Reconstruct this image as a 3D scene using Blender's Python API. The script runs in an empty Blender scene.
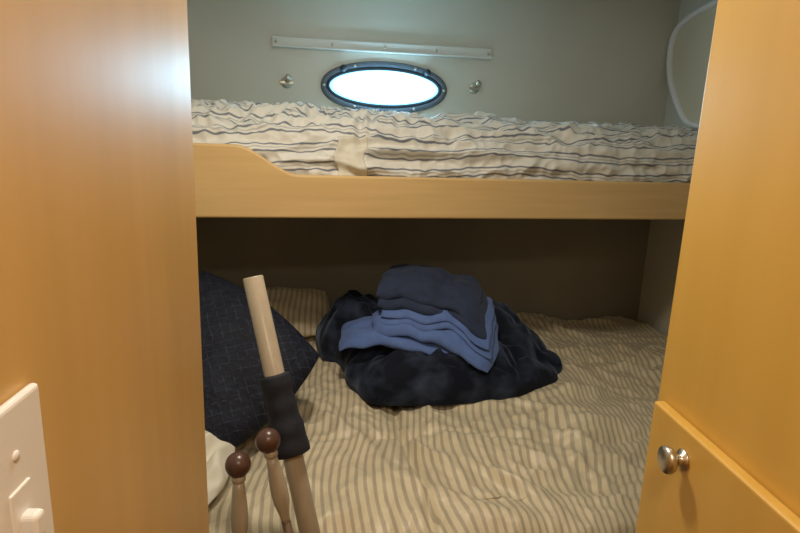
import bpy, bmesh, math, random
from mathutils import Vector, Matrix, noise
random.seed(4)
S=bpy.context.scene
S.view_settings.view_transform='Standard'
H=1.45  # eye height
def col(o): S.collection.objects.link(o); return o
def empty(name,loc=(0,0,0),rot=(0,0,0)):
    e=bpy.data.objects.new(name,None); e.location=loc; e.rotation_euler=rot; e.empty_display_size=.05; return col(e)
def mk(name,verts,faces,mat=None,smooth=False,uvs=None,parent=None):
    me=bpy.data.meshes.new(name); me.from_pydata([tuple(v) for v in verts],[],faces); me.update()
    if uvs:
        l=me.uv_layers.new(name='UVMap')
        for lp in me.loops: l.data[lp.index].uv=uvs[lp.vertex_index]
    if smooth:
        for p in me.polygons: p.use_smooth=True
    o=bpy.data.objects.new(name,me)
    if mat: me.materials.append(mat)
    if parent: o.parent=parent
    return col(o)
def box(name,x0,x1,y0,y1,z0,z1,mat,bev=0,parent=None):
    v=[(x,y,z) for x in(x0,x1) for y in(y0,y1) for z in(z0,z1)]
    f=[(0,1,3,2),(4,6,7,5),(0,4,5,1),(2,3,7,6),(0,2,6,4),(1,5,7,3)]
    o=mk(name,v,f,mat,parent=parent)
    if bev:
        m=o.modifiers.new('b','BEVEL'); m.width=bev; m.segments=3; m.limit_method='ANGLE'
    return o
def grid(name,fn,nu,nv,mat,parent=None,uvfn=None):
    vs=[];uv=[];fs=[]
    for j in range(nv+1):
        for i in range(nu+1):
            u=i/nu;v=j/nv
            vs.append(fn(u,v)); uv.append(uvfn(u,v) if uvfn else (u,v))
    for j in range(nv):
        for i in range(nu):
            a=j*(nu+1)+i; fs.append((a,a+1,a+nu+2,a+nu+1))
    return mk(name,vs,fs,mat,True,uv,parent)
def lathe(name,prof,mat,parent=None,p0=(0,0,0),axis=(0,0,1),n=32):
    q=Vector((0,0,1)).rotation_difference(Vector(axis).normalized())
    vs=[];fs=[]
    for r,h in prof:
        for k in range(n):
            a=2*math.pi*k/n
            vs.append(q@Vector((r*math.cos(a),r*math.sin(a),h))+Vector(p0))
    for j in range(len(prof)-1):
        for k in range(n):
            fs.append((j*n+k,j*n+(k+1)%n,(j+1)*n+(k+1)%n,(j+1)*n+k))
    fs.append(tuple(range(n-1,-1,-1))); fs.append(tuple((len(prof)-1)*n+k for k in range(n)))
    return mk(name,vs,fs,mat,True,parent=parent)
# ---------- materials
def newmat(name,c=(.5,.5,.5),rough=.5,metal=0,spec=.5,coat=0,sheen=0):
    m=bpy.data.materials.new(name); m.use_nodes=True
    b=m.node_tree.nodes['Principled BSDF']
    b.inputs['Base Color'].default_value=(*c,1); b.inputs['Roughness'].default_value=rough
    b.inputs['Metallic'].default_value=metal; b.inputs['Specular IOR Level'].default_value=spec
    b.inputs['Coat Weight'].default_value=coat; b.inputs['Coat Roughness'].default_value=.42
    b.inputs['Sheen Weight'].default_value=sheen
    return m,m.node_tree,b
def noisecol(m,nt,b,c1,c2,scale=(1,1,1),ns=5,detail=4,bump=0,coord='Object',lo=.3,hi=.7,dist=.002):
    N=nt.nodes;L=nt.links
    tc=N.new('ShaderNodeTexCoord'); mp=N.new('ShaderNodeMapping'); mp.inputs['Scale'].default_value=scale
    nz=N.new('ShaderNodeTexNoise'); nz.inputs['Scale'].default_value=ns; nz.inputs['Detail'].default_value=detail
    cr=N.new('ShaderNodeValToRGB'); cr.color_ramp.elements[0].color=(*c1,1); cr.color_ramp.elements[1].color=(*c2,1)
    cr.color_ramp.elements[0].position=lo; cr.color_ramp.elements[1].position=hi
    L.new(tc.outputs[coord],mp.inputs[0]); L.new(mp.outputs[0],nz.inputs[0]); L.new(nz.outputs[0],cr.inputs[0]); L.new(cr.outputs[0],b.inputs['Base Color'])
    if bump:
        bp=N.new('ShaderNodeBump'); bp.inputs['Strength'].default_value=bump; bp.inputs['Distance'].default_value=dist
        L.new(nz.outputs[0],bp.inputs['Height']); L.new(bp.outputs[0],b.inputs['Normal'])
    return tc,nz,cr
def wood(name,c1,c2,scale,rough=.35,coat=.3):
    m,nt,b=newmat(name,c1,rough,coat=coat,spec=.4); noisecol(m,nt,b,c1,c2,scale,3,6,0,lo=.25,hi=.75); return m
M_left=wood('maple_left',(.57,.35,.10),(.65,.41,.13),(3,7,.6),.44,.5)
M_right=wood('maple_right',(.62,.375,.070),(.68,.42,.09),(3,7,.5),.38)
M_board=wood('maple_board',(.58,.38,.16),(.67,.455,.205),(1.0,4,18),.45,.1)
M_vinyl,nt,b=newmat('vinyl_headliner',(.42,.39,.31),.42); noisecol(M_vinyl,nt,b,(.56,.54,.46),(.62,.60,.52),(1,1,1),2,3,0)
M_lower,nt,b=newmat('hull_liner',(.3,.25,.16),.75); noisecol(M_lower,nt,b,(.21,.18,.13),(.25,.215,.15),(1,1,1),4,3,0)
M_ceil,_,_=newmat('ceiling_vinyl',(.68,.66,.6),.7)
M_floor=wood('teak_floor',(.10,.05,.025),(.2,.1,.05),(8,1,1),.5,.1)
M_white,_,_=newmat('white_plastic',(.80,.78,.76),.35)
M_trim,_,_=newmat('offwhite_trim',(.66,.65,.60),.4)
M_dark,_,_=newmat('dark_gasket',(.02,.028,.035),.5)
M_frame,_,_=newmat('port_frame',(.10,.13,.16),.45)
M_nickel,_,_=newmat('brushed_nickel',(.6,.56,.48),.33,metal=1)
M_base,_,_=newmat('bed_base_paint',(.05,.045,.035),.6)
M_matt,_,_=newmat('mattress_ticking',(.55,.5,.4),.8)
def mth(nt,op,a,bv):
    n=nt.nodes.new('ShaderNodeMath'); n.operation=op
    for k,x in enumerate((a,bv)):
        if hasattr(x,'is_linked'): nt.links.new(x,n.inputs[k])
        elif x is not None: n.inputs[k].default_value=x
    return n.outputs[0]
def stripes(name,kind):
    m,nt,b=newmat(name,(.6,.5,.3),.42 if kind=='low' else .6,spec=.45,sheen=.12); N=nt.nodes;L=nt.links
    uv=N.new('ShaderNodeTexCoord'); sp=N.new('ShaderNodeSeparateXYZ'); L.new(uv.outputs['UV'],sp.inputs[0])
    nz=N.new('ShaderNodeTexNoise'); nz.inputs['Scale'].default_value=2.2; nz.inputs['Detail'].default_value=1; L.new(uv.outputs['UV'],nz.inputs[0])
    d=mth(nt,'MULTIPLY',mth(nt,'SUBTRACT',nz.outputs[0],.5),.07 if kind=='low' else .05)
    c=mth(nt,'ADD',sp.outputs[0 if kind=='low' else 1],d)
    per=.0205 if kind=='low' else .058
    f=mth(nt,'FRACT',mth(nt,'DIVIDE',c,per),None)
    cr=N.new('ShaderNodeValToRGB'); L.new(f,cr.inputs[0]); r=cr.color_ramp
    if kind=='low':
        A=(.62,.53,.365,1);B=(.40,.34,.24,1)
        pts=[(0,A),(.50,A),(.58,B),(.90,B),(.97,A)]
    else:
        A=(.66,.64,.58,1);B=(.15,.17,.21,1);C=(.42,.42,.40,1)
        pts=[(0,A),(.30,A),(.33,B),(.39,B),(.42,A),(.50,A),(.53,C),(.57,C),(.6,A),(.68,A),(.71,B),(.77,B),(.80,A)]
    r.elements[0].position=pts[0][0]; r.elements[0].color=pts[0][1]; r.elements[1].position=pts[1][0]; r.elements[1].color=pts[1][1]
    for p,cc in pts[2:]:
        e=r.elements.new(p); e.color=cc
    L.new(cr.outputs[0],b.inputs['Base Color'])
    n2=N.new('ShaderNodeTexNoise'); n2.inputs['Scale'].default_value=26; n2.inputs['Detail'].default_value=5; L.new(uv.outputs['UV'],n2.inputs[0])
    bp=N.new('ShaderNodeBump'); bp.inputs['Strength'].default_value=.6; bp.inputs['Distance'].default_value=.008; L.new(n2.outputs[0],bp.inputs['Height']); L.new(bp.outputs[0],b.inputs['Normal'])
    return m
M_low=stripes('satin_stripe','low'); M_up=stripes('ticking_stripe','up')
M_cream,nt,b=newmat('cream_cloth',(.6,.55,.43),.7); noisecol(M_cream,nt,b,(.60,.56,.46),(.68,.64,.54),(1,1,1),8,3,.3)
M_quilt,nt,b=newmat('navy_quilt',(.012,.016,.03),.75,spec=.3)
N=nt.nodes;L=nt.links
tc=N.new('ShaderNodeTexCoord'); mp=N.new('ShaderNodeMapping'); mp.inputs['Rotation'].default_value=(0,0,.5); L.new(tc.outputs['UV'],mp.inputs[0])
nd=N.new('ShaderNodeTexNoise'); nd.inputs['Scale'].default_value=9; L.new(mp.outputs[0],nd.inputs[0])
mx=N.new('ShaderNodeVectorMath'); mx.operation='MULTIPLY_ADD'; L.new(nd.outputs[1],mx.inputs[0]); mx.inputs[1].default_value=(.02,.02,0); L.new(mp.outputs[0],mx.inputs[2])
br=N.new('ShaderNodeTexBrick'); br.inputs['Scale'].default_value=11; br.offset=0; br.inputs['Brick Width'].default_value=.26; br.inputs['Row Height'].default_value=.26
br.inputs['Color1'].default_value=(.004,.005,.012,1); br.inputs['Color2'].default_value=(.007,.009,.020,1); br.inputs['Mortar'].default_value=(.028,.038,.068,1); br.inputs['Mortar Size'].default_value=.012
L.new(mx.outputs[0],br.inputs[0])
nf=N.new('ShaderNodeTexNoise'); nf.inputs['Scale'].default_value=55; L.new(mp.outputs[0],nf.inputs[0])
fr=N.new('ShaderNodeValToRGB'); fr.color_ramp.elements[0].position=.42; fr.color_ramp.elements[1].position=.58; L.new(nf.outputs[0],fr.inputs[0])
mc=N.new('ShaderNodeMix'); mc.data_type='RGBA'; L.new(fr.outputs[0],mc.inputs[0]); mc.inputs[6].default_value=(.006,.008,.017,1); L.new(br.outputs[0],mc.inputs[7]); L.new(mc.outputs[2],b.inputs['Base Color'])
bp=N.new('ShaderNodeBump'); bp.inputs['Strength'].default_value=.8; bp.inputs['Distance'].default_value=.004; bp.invert=True; L.new(br.outputs[1],bp.inputs['Height'])
bp2=N.new('ShaderNodeBump'); bp2.inputs['Strength'].default_value=.6; bp2.inputs['Distance'].default_value=.01; L.new(nf.outputs[0],bp2.inputs['Height']); L.new(bp.outputs[0],bp2.inputs['Normal']); L.new(bp2.outputs[0],b.inputs['Normal'])
M_plush,nt,b=newmat('navy_plush',(.02,.025,.04),.8,spec=.15,sheen=.30)
b.inputs['Sheen Tint'].default_value=(.45,.55,.78,1); b.inputs['Sheen Roughness'].default_value=.4
noisecol(M_plush,nt,b,(.005,.007,.015),(.034,.046,.080),(1,1,1.4),11,6,.7,lo=.45,hi=.72,dist=.010)
M_blue,nt,b=newmat('blue_fleece',(.05,.09,.24),.85,sheen=.1); noisecol(M_blue,nt,b,(.070,.125,.33),(.095,.165,.40),(1,1,1),30,4,.6)
M_navy,nt,b=newmat('navy_fleece',(.02,.03,.06),.9,sheen=.06); noisecol(M_navy,nt,b,(.012,.022,.055),(.020,.034,.078),(1,1,1),30,4,.6)
M_pole,nt,b=newmat('pale_pole',(.5,.36,.2),.32); noisecol(M_pole,nt,b,(.38,.31,.225),(.44,.365,.27),(20,20,2),3,4,0)
M_sock,nt,b=newmat('black_sleeve',(.01,.011,.018),.8); noisecol(M_sock,nt,b,(.005,.006,.012),(.011,.013,.024),(1,1,1),40,3,.8)
M_knob,_,_=newmat('brown_ball',(.085,.04,.028),.3)
M_rod,_,_=newmat('brown_rod',(.14,.08,.05),.35)
M_hole,_,_=newmat('pipe_bore',(.25,.17,.09),.7)
# ---------- room shell
XL,XR=-.2,.458
TL=-.82; TR=1.38
CH=2.05
box('floor',TL-.1,TR+.1,-1.1,2.7,-.06,0,M_floor)
box('ceiling',TL-.1,TR+.1,-1.1,2.7,CH,CH+.05,M_ceil)
box('wall_left',XL-.04,XL,-1.0,.762,0,CH,M_left,.004)
box('wall_right',XR,XR+.04,-1.0,.76,0,CH,M_right,.004)
box('wall_rear',XL-.04,XR+.04,-1.05,-1.0,0,CH,M_left)
box('wall_partition_left',TL-.04,XL-.04,.715,.755,0,CH,M_vinyl)
box('wall_partition_right',XR+.04,TR+.04,.715,.755,0,CH,M_vinyl)
box('wall_end_left',TL-.04,TL,.715,2.6,0,CH,M_vinyl)
box('wall_end_right',TR,TR+.04,.715,2.6,0,CH,M_vinyl)
ang=math.atan(.061)
YB=2.47
def yw(x): return YB+.061*x
wx,wz,wa,wb=.125,H+.178,.235,.078
N_=96; vs=[];fs=[]
x0,x1,z0,z1=-1.0,1.5,H-.25,CH
for k in range(N_):
    a=2*math.pi*k/N_; vs.append((wx+wa*math.cos(a),0,wz+wb*math.sin(a)))
for k in range(N_):
    a=2*math.pi*k/N_; dx,dz=math.cos(a)*wa,math.sin(a)*wb
    t=min(((x1-wx)/dx if dx>1e-6 else (x0-wx)/dx if dx<-1e-6 else 1e9),((z1-wz)/dz if dz>1e-6 else (z0-wz)/dz if dz<-1e-6 else 1e9))
    vs.append((wx+dx*t,0,wz+dz*t))
for k in range(N_): fs.append((k,(k+1)%N_,N_+(k+1)%N_,N_+k))
for cx,cz in((x0,z0),(x1,z0),(x0,z1),(x1,z1)):
    ks=sorted(range(N_),key=lambda k:(vs[N_+k][0]-cx)**2+(vs[N_+k][2]-cz)**2)
    kA=[k for k in ks if abs(vs[N_+k][0]-cx)<1e-5][:1]; kB=[k for k in ks if abs(vs[N_+k][2]-cz)<1e-5][:1]
    if kA and kB and kA!=kB:
        vs.append((cx,0,cz)); fs.append((N_+kA[0],N_+kB[0],len(vs)-1))
o=mk('wall_back',vs,fs,M_vinyl); o.location=(0,YB,0); o.rotation_euler=(0,0,ang)
bm=bmesh.new(); bm.from_mesh(o.data); bmesh.ops.recalc_face_normals(bm,faces=bm.faces)
r=bmesh.ops.extrude_face_region(bm,geom=bm.faces[:]); bmesh.ops.translate(bm,verts=[v for v in r['geom'] if isinstance(v,bmesh.types.BMVert)],vec=(0,.035,0))
bmesh.ops.recalc_face_normals(bm,faces=bm.faces); bm.to_mesh(o.data); bm.free()
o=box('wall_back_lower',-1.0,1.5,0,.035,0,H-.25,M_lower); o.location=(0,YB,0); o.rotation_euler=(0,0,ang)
# port window
W=empty('window_1',(0,YB,0),(0,0,ang))
def ering(name,a1,b1,prof,mat,cx=wx,cz=wz,n=96):
    vs=[];fs=[];m=len(prof)
    for k in range(n):
        t=2*math.pi*k/n
        nx,nz=b1*math.cos(t),a1*math.sin(t); l=math.hypot(nx,nz)
        for d,y in prof: vs.append((cx+a1*math.cos(t)+nx/l*d,y,cz+b1*math.sin(t)+nz/l*d))
    for k in range(n):
        for j in range(m): fs.append((k*m+j,k*m+(j+1)%m,((k+1)%n)*m+(j+1)%m,((k+1)%n)*m+j))
    return mk(name,vs,fs,mat,True,parent=W)
ering('outer_frame',.235,.078,[(0,.03),(0,-.008),(.006,-.014),(.018,-.014),(.025,-.008),(.025,0),(.018,.0)],M_frame)
ering('gasket',.225,.068,[(0,.02),(0,-.010),(.004,-.013),(.010,-.013),(.012,-.008),(.012,.02)],M_dark)
for t in (60,120,180,0,-60,-120):
    a=math.radians(t)
    lathe('screw',[(.0,-.003),(.006,-.003),(.006,.0),(.003,.002)],M_nickel,W,(wx+.247*math.cos(a),-.015,wz+.091*math.sin(a)),(0,-1,0),16)
for sx in(-.17,.17):
    lathe('dog_latch',[(.004,0),(.014,0),(.014,.025),(.010,.032),(.002,.034)],M_dark,W,(wx+sx,-.010,wz+.066),(0,-1,0),20)
# pane glows in place of daylight, bulged into a dome to light the wall
g,nt,b=newmat('port_glass_glow',(.8,.9,1),.2)
N=nt.nodes;L=nt.links
tc=N.new('ShaderNodeTexCoord'); mp=N.new('ShaderNodeMapping'); mp.vector_type='POINT'
mp.inputs['Scale'].default_value=(1/.226,0,1/.069); mp.inputs['Location'].default_value=(-wx/.226,0,-wz/.069)
L.new(tc.outputs['Object'],mp.inputs[0])
ln=N.new('ShaderNodeVectorMath'); ln.operation='LENGTH'; L.new(mp.outputs[0],ln.inputs[0])
cr=N.new('ShaderNodeValToRGB'); r=cr.color_ramp; r.elements[0].position=0; r.elements[0].color=(.46,.80,1,1); r.elements[1].position=1; r.elements[1].color=(.006,.020,.035,1)  # daylight painted into the glow: whitest in the middle, blue toward the rim
e=r.elements.new(.70); e.color=(.34,.66,.9,1); e=r.elements.new(.90); e.color=(.016,.035,.05,1)
L.new(ln.outputs[1],cr.inputs[0]); L.new(cr.outputs[0],b.inputs['Emission Color'])
b.inputs['Emission Strength'].default_value=56
nr=24;vs=[(wx,-.075,wz)];fs=[]
for j in range(1,nr+1):
    q=j/nr
    for k in range(64):
        a=2*math.pi*k/64; vs.append((wx+.226*q*math.cos(a),-.075*math.sqrt(max(0,1-q**2.6))+.004,wz+.069*q*math.sin(a)))
for k in range(64): fs.append((0,1+k,1+(k+1)%64))
for j in range(nr-1):
    for k in range(64): fs.append((1+j*64+k,1+(j+1)*64+k,1+(j+1)*64+(k+1)%64,1+j*64+(k+1)%64))
mk('glow_dome',vs,fs,g,True,parent=W)
# curtain track
T=empty('curtain_track',(0,YB,0),(0,0,ang))
box('track',-.325,.565,-.016,-.001,H+.312,H+.352,M_trim,.004,T)
for x in(-.31,-.09,.12,.33,.55): lathe('screw',[(.002,0),(.006,0),(.006,.002),(.003,.004)],M_nickel,T,(x,-.016,H+.332),(0,-1,0),12)
box('lip',-.325,.565,-.022,-.014,H+.312,H+.319,M_trim,.002,T)
for X,Z in((-.27,.18),(.50,.195)):
    h=empty('coat_hook',(X,yw(X),H+Z),(0,0,ang))
    lathe('plate',[(.003,0),(.022,0),(.022,.004),(.018,.007),(.003,.008)],M_nickel,h,(0,-.001,0),(0,-1,0),24)
    lathe('peg',[(.008,0),(.006,.015),(.006,.03),(.012,.036),(.013,.042),(.008,.047)],M_nickel,h,(0,-.005,.004),(.25,-1,.35),20)
    box('strap',-.026,.026,-.012,-.004,-.006,.006,M_nickel,.002,h)
# end wall hatch (rounded panel)
hp=[(2.02,.055),(2.24,.065),(2.36,.10),(2.49,.24),(2.535,.35),(2.53,.44),(2.47,.49),(2.30,.525),(2.02,.54)]
def spline(pts,sub=6):
    out=[]
    for i in range(len(pts)-1):
        p0=pts[max(i-1,0)];p1=pts[i];p2=pts[i+1];p3=pts[min(i+2,len(pts)-1)]
        for s in range(sub):
            t=s/sub
            out.append(tuple(.5*((2*p1[k])+(-p0[k]+p2[k])*t+(2*p0[k]-5*p1[k]+4*p2[k]-p3[k])*t*t+(-p0[k]+3*p1[k]-3*p2[k]+p3[k])*t**3) for k in range(len(p1))))
    out.append(pts[-1]); return out
pts=spline(hp)
HA=empty('hatch_panel')
cy,cz=2.2,.3
n=len(pts)
M_hatch,_,_=newmat('hatch_vinyl',(.60,.54,.40),.6)
vs=[(TR-.018,y,H+z) for y,z in pts]+[(TR-.001,y,H+z) for y,z in pts]
mk('panel',vs,[tuple(range(n))]+[(i,(i+1)%n,n+(i+1)%n,n+i) for i in range(n)],M_hatch,parent=HA)
vs=[];fs=[]
for y,z in pts:
    dy,dz=y-cy,z-cz; l=math.hypot(dy,dz)
    for d,x in((-.014,TR-.018),(-.014,TR-.036),(.006,TR-.036),(.006,TR-.001)): vs.append((x,y+dy/l*d,H+z+dz/l*d))
for i in range(n-1):
    for j in range(3): fs.append((i*4+j,i*4+j+1,(i+1)*4+j+1,(i+1)*4+j))
mk('edge_trim',vs,fs,M_white,True,parent=HA)
# ---------- cabinet door on right
C=empty('cabinet_door')
box('door_panel',XR-.018,XR-.001,.28,.738,.15,H-.362,M_right,.004,C)
lathe('knob',[(.004,0),(.014,0),(.014,.002),(.0075,.004),(.007,.010),(.010,.014),(.016,.017),(.0185,.021),(.0175,.026),(.012,.029),(.001,.030)],M_nickel,C,(XR-.018,.650,H-.404),(-1,0,0),40)
# ---------- light switch on left
SW=empty('light_switch')
box('plate',XL+.0005,XL+.007,.282,.353,H-.278,H-.160,M_white,.003,SW)
box('toggle',XL+.006,XL+.018,.3145,.325,H-.246,H-.229,M_white,.003,SW)
box('toggle_slot',XL+.005,XL+.0085,.309,.330,H-.244,H-.212,M_white,.001,SW)
for z in(-.192,-.258): lathe('screw',[(.001,0),(.0035,0),(.003,.0015),(.001,.002)],M_white,SW,(XL+.0065,.320,H+z),(1,0,0),12)
# ---------- bunk
BA=math.atan(.147)
B=empty('bunk_bed',(0,1.765,0),(0,0,BA))
prof=[(-.82,-.049),(-.345,-.049)]
for k in range(1,16):
    t=k/16; s=t*t*(3-2*t); prof.append((-.345+.19*t,-.049-.083*s))
prof+=[(-.155,-.132),(1.39,-.132),(1.39,-.261),(-.82,-.261)]
n=len(prof)
vs=[(x,0,H+z) for x,z in prof]+[(x,.028,H+z) for x,z in prof]
o=mk('front_rail',vs,[tuple(range(n)),tuple(range(2*n-1,n-1,-1))]+[(i,n+i,n+(i+1)%n,(i+1)%n) for i in range(n)],M_board,parent=B)
m=o.modifiers.new('b','BEVEL'); m.width=.007; m.segments=3; m.limit_method='ANGLE'; m.angle_limit=math.radians(40)
def yb_(x): return 1.765+.147*x
def hexa(name,xa,xb,f0,f1,z0,z1,mat,parent=None):
    vs=[(xa,f0(xa),z0),(xb,f0(xb),z0),(xb,f1(xb),z0),(xa,f1(xa),z0)]; vs+=[(a,b_,z1) for a,b_,_ in vs]
    return mk(name,vs,[(3,2,1,0),(4,5,6,7),(0,1,5,4),(1,2,6,5),(2,3,7,6),(3,0,4,7)],mat,parent=parent)
hexa('bunk_platform',TL+.005,TR-.005,lambda x:yb_(x)+.032,lambda x:yw(x)-.005,H-.25,H-.232,M_matt)
hexa('bunk_mattress',TL+.02,TR-.02,lambda x:yb_(x)+.08,lambda x:yw(x)-.02,H-.230,H-.07,M_matt)
def nz(x,y,z=0): return noise.noise(Vector((x,y,z)))
def ridg(x,y,z=0): return 1-abs(nz(x,y,z))*2
sec=[(.045,-.20),(.038,-.14),(.034,-.10),(.040,-.055),(.062,-.012),(.11,.028),(.18,.048),(.27,.055),(.38,.058)]
sec=spline(sec,8)
cum=[0]
for i in range(1,len(sec)): cum.append(cum[-1]+math.dist(sec[i],sec[i-1]))
def upf(u,v,off=0):
    X=TL+.03+(TR-TL-.06)*u
    t=v*(len(sec)-1); i=min(int(t),len(sec)-2); f=t-i
    a=sec[i][0]*(1-f)+sec[i+1][0]*f; z=sec[i][1]*(1-f)+sec[i+1][1]*f
    s=cum[i]*(1-f)+cum[i+1]*f
    dy=sec[i+1][0]-sec[i][0]; dz=sec[i+1][1]-sec[i][1]; l=math.hypot(dy,dz)+1e-9
    ny,nzv=-dz/l,dy/l
    env=min(1,v*4+.1)
    w=.020*nz(X*3.2,s*7,3)+.018*ridg(X*5+nz(X*4,s*9)*1.2,s*20,7)-.009+.010*nz(X*18,s*22,1)+.014*nz(X*9,s*30,9)+.007*ridg(X*24,s*26,4)
    if X<.25: w+=.018*ridg(X*26,s*16,5)*max(0,min(1,(v-.42)*4))*min(1,(.25-X)*5)
    w=w*env+off
    return (X,yb_(X)+a+ny*w*.8,H+z+nzv*w+.010*nz(X*2.0,0,1)*v-.006), s
UC=grid('bunk_comforter',lambda u,v:upf(u,v)[0],560,130,M_up,uvfn=lambda u,v:(TL+2.2*u,upf(u,v)[1]+.012*math.sin(u*17)+.006*nz(u*60,v*8,3)))
def patch(u,v):
    return upf(.346+.042*u+.003*math.sin(v*9),.14+.34*v+.01*u,.005+.003*math.sin(u*9+v*3))[0]
o=grid('care_flap',patch,20,24,M_cream,parent=UC); m=o.modifiers.new('s','SOLIDIFY'); m.thickness=.003
# ---------- lower bed
def yf(x): return 1.0+.075*x
hexa('bed_base',TL+.005,TR-.005,lambda x:yf(x)+.10,lambda x:yw(x)-.005,0,H-1.04,M_base)
hexa('bed_mattress',TL+.01,TR-.01,lambda x:yf(x)+.10,lambda x:yw(x)-.01,H-1.035,H-.90,M_matt)
ridges=[(.15,1.95,.75,1.80,.03,.016),(.45,1.62,1.0,1.75,.025,.022),(.75,2.2,1.2,2.05,.03,.018),(.5,1.55,.75,1.25,.028,.026),(.1,1.45,.35,1.2,.024,.024),
(.62,1.5,1.0,1.45,.024,.024),(.8,1.95,1.25,1.9,.024,.022),(-.1,1.6,.1,1.25,.024,.024),(.35,1.42,.45,1.1,.02,.022),(.7,1.3,.85,1.12,.025,.022),(-.3,1.3,-.02,1.18,.025,.022),(.5,1.68,.62,1.5,.018,.018),
(.05,1.3,.25,1.08,.018,.016),(.58,1.4,.62,1.12,.018,.016),(.75,1.62,.95,1.55,.018,.016),(.25,1.55,.2,1.3,.016,.014),(.7,1.85,1.0,1.68,.018,.016),(.85,2.05,1.2,1.8,.02,.016)]
def rid(x,y):
    h=0
    for ax,ay,bx,by,w,a in ridges:
        dx,dy=bx-ax,by-ay; L2=dx*dx+dy*dy
        t=max(0,min(1,((x-ax)*dx+(y-ay)*dy)/L2))
        px,py=ax+dx*t,ay+dy*t; px+=.03*math.sin(t*4+ax*9)
        d=math.hypot(x-px,y-py); e=math.sin(math.pi*(.08+.84*t))
        h+=a*e*(math.exp(-(d/w)**2)-.4*math.exp(-(d/(w*2.2))**2))
    return h
def bedz(x,y):
    wx_=x+.14*nz(x*1.7,y*1.7,9); wy_=y+.14*nz(x*1.7,y*1.7,19)
    h=.026*nz(x*2.3,y*2.3,1)+.024*(ridg(wx_*3.2,wy_*4.4,4)-.6)+.010*nz(x*8,y*8,2)+.014*(ridg(wx_*9,wy_*9,8)-.5)+.005*(ridg(wx_*19,wy_*17,3)-.5)+rid(x,y)
    sx=.165+.02*math.sin(y*7)
    h-=.018*math.exp(-((x-sx)/.012)**2)*(1 if y<1.75 else 0)
    for yy in(1.42,1.95): h-=.010*math.exp(-((y-yy-.03*math.sin(x*8))/.015)**2)
    return H-.803+h
def lowf(u,v):
    X=TL+.02+(TR-TL-.04)*u
    s=v*1.56
    R=.07; drop=.03
    y0=yf(X)+.015*nz(X*4,0,3)
    arc=R*math.pi/2
    if s<drop: y=y0; z=-R-(drop-s)
    elif s<drop+arc:
        a=(s-drop)/R; y=y0+R*(1-math.cos(a)); z=-R+R*math.sin(a)
    else: y=y0+R+(s-drop-arc); z=0
    ymax=yw(X)-.03
    if y>ymax: y=ymax
    zz=bedz(X,y)+z
    y+=.012*nz(X*7,s*4,6)*(1 if s<.2 else 0)
    return (X,y,zz)
grid('bed_comforter',lowf,480,350,M_low,uvfn=lambda u,v:(TL+2.16*u+.07*nz(u*5,v*3,2)+.004*nz(u*26,v*18,2),v*1.56))
# ---------- pillows
def pillow(name,w,h,t,mat,loc,rots,seed=0,p=2.6,rnd=.10,cr=0):
    def shape(side):
        def f(u,v):
            a=-math.cos(math.pi*u); b_=-math.cos(math.pi*v)
            x=a*w/2*(1-rnd*b_*b_-.04*(1-b_*b_)); y=b_*h/2*(1-rnd*a*a-.04*(1-a*a))
            z=t/2*(max(0,(1-abs(a)**p))*max(0,(1-abs(b_)**p)))**.55
            z*=1+.14*nz(x*7,y*7,seed)
            k=min(1,z*30)
            z+=.009*nz(x*16,y*16,seed+3)*k
            if cr: z+=cr*(ridg(x*9+nz(x*5,y*5,2),y*9+nz(x*5,y*5,8),seed)-.5)*k+cr*.5*(ridg(x*22,y*22,seed+1)-.5)*k
            return (x,y,side*z)
        return f
    n=96 if cr else 64; vs=[];fs=[];uv=[]
    for side in(1,-1):
        off=len(vs); f=shape(side)
        for j in range(n+1):
            for i in range(n+1):
                q=f(i/n,j/n); vs.append(q); uv.append((q[0]+1,q[1]+1))
        for j in range(n):
            for i in range(n):
                a=off+j*(n+1)+i; q=(a,a+1,a+n+2,a+n+1); fs.append(q if side>0 else q[::-1])
    o=mk(name,vs,fs,mat,True,uv)
    bm=bmesh.new(); bm.from_mesh(o.data); bmesh.ops.remove_doubles(bm,verts=bm.verts,dist=1e-5); bm.to_mesh(o.data); bm.free()
    M=Matrix.Translation(loc)
    for ax,d in rots: M=M@Matrix.Rotation(math.radians(d),4,ax)
    o.matrix_world=M
    return o
pillow('quilted_pillow',.60,.50,.19,M_quilt,(-.408,1.53,H-.620),(('Z',-6),('X',34),('Z',-36)),1,rnd=.16)
pillow('crumpled_bed_sheet',.46,.34,.10,M_cream,(-.485,1.19,H-.745),(('Z',-14),('X',6),('Y',6)),4,cr=.035,rnd=.18)
pillow('striped_pillow',.46,.30,.11,M_low,(-.30,2.22,H-.71),(('Z',5),('X',22)),7)
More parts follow.
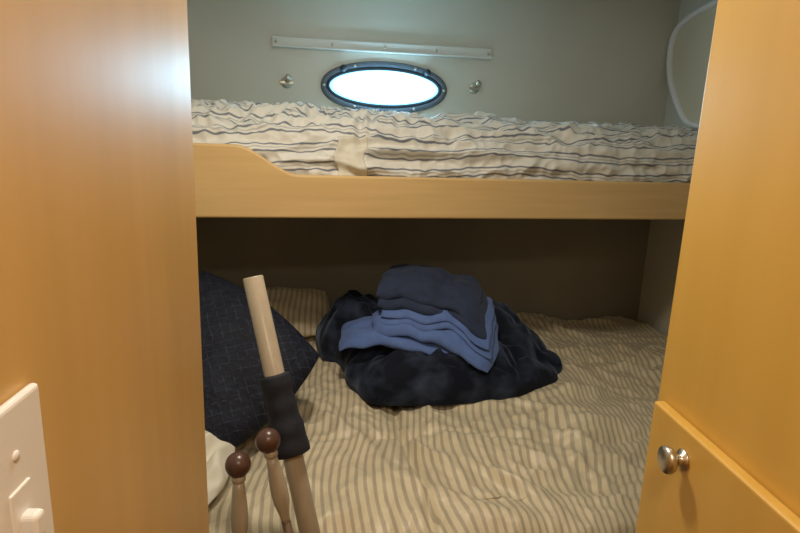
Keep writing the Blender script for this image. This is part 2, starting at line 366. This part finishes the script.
# ---------- plush blanket: one loosely bunched, draped sheet
outl=[(.70,1.755),(.735,1.85),(.72,1.96),(.62,2.08),(.45,2.12),(.25,2.13),(.05,2.19),(-.07,2.20),(-.125,2.11),(-.10,1.98),(-.02,1.86),(.005,1.72),(.06,1.62),(.16,1.590),(.30,1.60),(.42,1.615),(.52,1.645),(.61,1.69)]
ol=spline(outl+[outl[0]],14)[:-1]
def g2(x,y,cx,cy,s): return math.exp(-((x-cx)**2+(y-cy)**2)/(s*s))
pc=(.28,1.84)
nt_=len(ol); nr=110
def ph(x,y):
    a=x+.07*nz(x*5,y*5,3); b_=y+.07*nz(x*5,y*5,13)
    h=.105+.12*g2(x,y,-.01,2.06,.14)+.11*g2(x,y,.52,1.96,.13)+.05*g2(x,y,.28,1.84,.2)+.03*g2(x,y,.22,1.68,.15)-.045*g2(x,y,.68,1.80,.10)
    ca,sa=math.cos(.35),math.sin(.35)
    p,q=a*ca+b_*sa,-a*sa+b_*ca
    h+=.080*(min(.34,abs(nz(p*3.6,q*8.5,2)))-.17)+.055*(min(.4,abs(nz(a*11,b_*9,7)))-.16)+.014*nz(a*24,b_*24,5)
    return max(.02,h)
vs=[];fs=[];zb0=H-.800
for j in range(nr+1):
    q=math.sin(math.pi/2*j/nr)
    for k,(ox,oy) in enumerate(ol):
        dx,dy=ox-pc[0],oy-pc[1]
        wob=1+.045*nz(ox*11,oy*11,4)
        x=pc[0]+dx*q*wob; y=pc[1]+dy*q*wob
        e=max(0,1-q**7)**.5
        und=1+.03*math.sin(math.pi*e)*q
        x=pc[0]+(x-pc[0])*und; y=pc[1]+(y-pc[1])*und
        vs.append((x,y,zb0+ph(x,y)*e))
for j in range(nr):
    for k in range(nt_):
        fs.append((j*nt_+k,(j+1)*nt_+k,(j+1)*nt_+(k+1)%nt_,j*nt_+(k+1)%nt_))
fs.append(tuple(range(nr*nt_+nt_-1,nr*nt_-1,-1)))
o=mk('plush_blanket',vs,fs,M_plush,True)
bm=bmesh.new(); bm.from_mesh(o.data); bmesh.ops.remove_doubles(bm,verts=bm.verts,dist=1e-6); bmesh.ops.recalc_face_normals(bm,faces=bm.faces); bm.to_mesh(o.data); bm.free()
# ---------- folded blankets
def slab(name,cx,cy,w,d,t,z,rot,mat,tilt=(0,0),droop=.25,seed=0,parent=None,cl=0,cr=0,rnd=.06):
    n=90; vs=[];fs=[]
    ca,sa=math.cos(rot),math.sin(rot)
    for side in(1,-1):
        off=len(vs)
        for j in range(n+1):
            for i in range(n+1):
                a=-math.cos(math.pi*i/n); b_=-math.cos(math.pi*j/n)
                e=(max(0,1-abs(a)**10)*max(0,1-abs(b_)**10))**.5
                x=a*w/2*(1-rnd*b_*b_); y=b_*d/2*(1-rnd*a*a)
                x*=1-.10*nz(b_*1.5,seed,2); y*=1-.20*nz(a*1.8,seed,5)
                zz=z+tilt[0]*x+tilt[1]*y-droop*(x*x*.9+y*y*1.2)+.026*nz(x*6,y*6,1)+.013*nz(x*14,y*14,seed)+.006*(ridg(x*11,y*16,seed+5)-.5)
                zz-=cl*max(0,-a-.35)**1.5+cr*max(0,a*.75-b_*.35-.35)**1.5
                zz+=side*t/2*e*(1+.45*nz(x*9,y*9,seed+3))
                vs.append((cx+x*ca-y*sa,cy+x*sa+y*ca,H+zz))
        for j in range(n):
            for i in range(n):
                k=off+j*(n+1)+i; q=(k,k+1,k+n+2,k+n+1); fs.append(q if side>0 else q[::-1])
    o=mk(name,vs,fs,mat,True,parent=parent)
    bm=bmesh.new(); bm.from_mesh(o.data); bmesh.ops.remove_doubles(bm,verts=bm.verts,dist=1e-5); bm.to_mesh(o.data); bm.free()
    return o
F=empty('folded_blue_blanket')
slab('fold_1',.222,1.80,.51,.27,.038,-.620,-.20,M_blue,(-.06,.14),.40,1,F,.07,.12,rnd=.09)
slab('fold_2',.285,1.80,.41,.28,.042,-.585,-.27,M_blue,(-.07,.15),.45,2,F,.02,.11,rnd=.09)
slab('fold_3',.297,1.815,.370,.27,.026,-.557,-.24,M_blue,(-.07,.16),.5,3,F,0,.08)
slab('fold_4',.295,1.82,.360,.265,.024,-.538,-.24,M_blue,(-.07,.16),.5,3,F,0,.07)
F2=empty('folded_navy_blanket')
slab('fold_1',.282,1.84,.352,.27,.038,-.509,-.2,M_navy,(-.10,.18),.5,4,F2,0,.06)
slab('fold_2',.270,1.85,.338,.255,.038,-.481,-.2,M_navy,(-.10,.18),.5,4,F2,0,.06)
# ---------- poles
def vec(*a): return Vector(a)
P=empty('support_pole')
bot=vec(.105,.80,.0); top=vec(-.188,1.10,H-.281)
d=(top-bot).normalized(); Lp=(top-bot).length
lathe('shaft',[(.0195,0),(.0195,Lp-.002),(.018,Lp),(.0145,Lp),(.014,Lp-.03)],M_pole,P,bot,d,40)
lathe('bore',[(.0138,0),(.0138,.001)],M_hole,P,bot+d*(Lp-.028),d,24)
pr=[]
for k in range(61):
    t=k/60; r=.0270+.0015*math.sin(t*8)+.001*math.sin(t*23)+.008*(1-t)
    if k in(0,60): r=.0200
    pr.append((r,.158*t))
lathe('sleeve',pr,M_sock,P,bot+d*(Lp-.350),d,32)
def stick(ball,floor_,name):
    E=empty(name); b0=vec(*floor_); t0=vec(*ball); d=(t0-b0).normalized(); Lq=(t0-b0).length
    R=.0225
    lathe('ball',[(max(.0008,R*math.sin(math.pi*k/24)),-R*math.cos(math.pi*k/24)) for k in range(25)],M_knob,E,t0,d,32)
    lathe('collar',[(.010,0),(.0125,.003),(.0125,.010),(.010,.013)],M_pole,E,t0-d*.031,d,24)
    lathe('grip',[(.008,0),(.0085,.01),(.010,.02),(.0145,.04),(.0155,.06),(.014,.085),(.0115,.11),(.0095,.128)],M_pole,E,t0-d*.157,d,28)
    lathe('rod',[(.0085,0),(.0085,Lq-.155)],M_rod,E,b0,d,20)
    lathe('tip',[(.009,0),(.012,.002),(.012,.02),(.0088,.03)],M_dark,E,b0,d,20)
stick((-.191,.93,H-.579),(-.165,.80,0.0),'ball_topped_stick')
stick((-.1415,.95,H-.544),(.06,.82,0.0),'ball_topped_stick')
# ---------- lights
def area(name,loc,rot,sx,sy,p,c,shape='RECTANGLE'):
    l=bpy.data.lights.new(name,'AREA'); l.shape=shape; l.size=sx; l.size_y=sy; l.energy=p; l.color=c
    o=col(bpy.data.objects.new(name,l)); o.location=loc; o.rotation_euler=rot; return o
area('ceiling_light_corridor',(.12,-.10,CH-.02),(0,0,0),.20,.20,7,(1,.88,.71),'DISK')
area('ceiling_light_cabin',(-.02,1.13,CH-.02),(0,0,0),.16,.16,9.5,(1,.89,.73),'DISK')
w=bpy.data.worlds.new('world'); S.world=w; w.use_nodes=True
w.node_tree.nodes['Background'].inputs[0].default_value=(.75,.9,1,1); w.node_tree.nodes['Background'].inputs[1].default_value=1
# ---------- camera
cam=bpy.data.cameras.new('camera'); cam.lens=26; cam.sensor_width=36; cam.clip_start=.02
co=col(bpy.data.objects.new('camera',cam))
M=Matrix.Rotation(math.radians(-5),4,'Z')@Matrix.Rotation(math.radians(77),4,'X')@Matrix.Rotation(math.radians(2.2),4,'Z')
co.matrix_world=Matrix.Translation((0,0,H))@M
S.camera=co
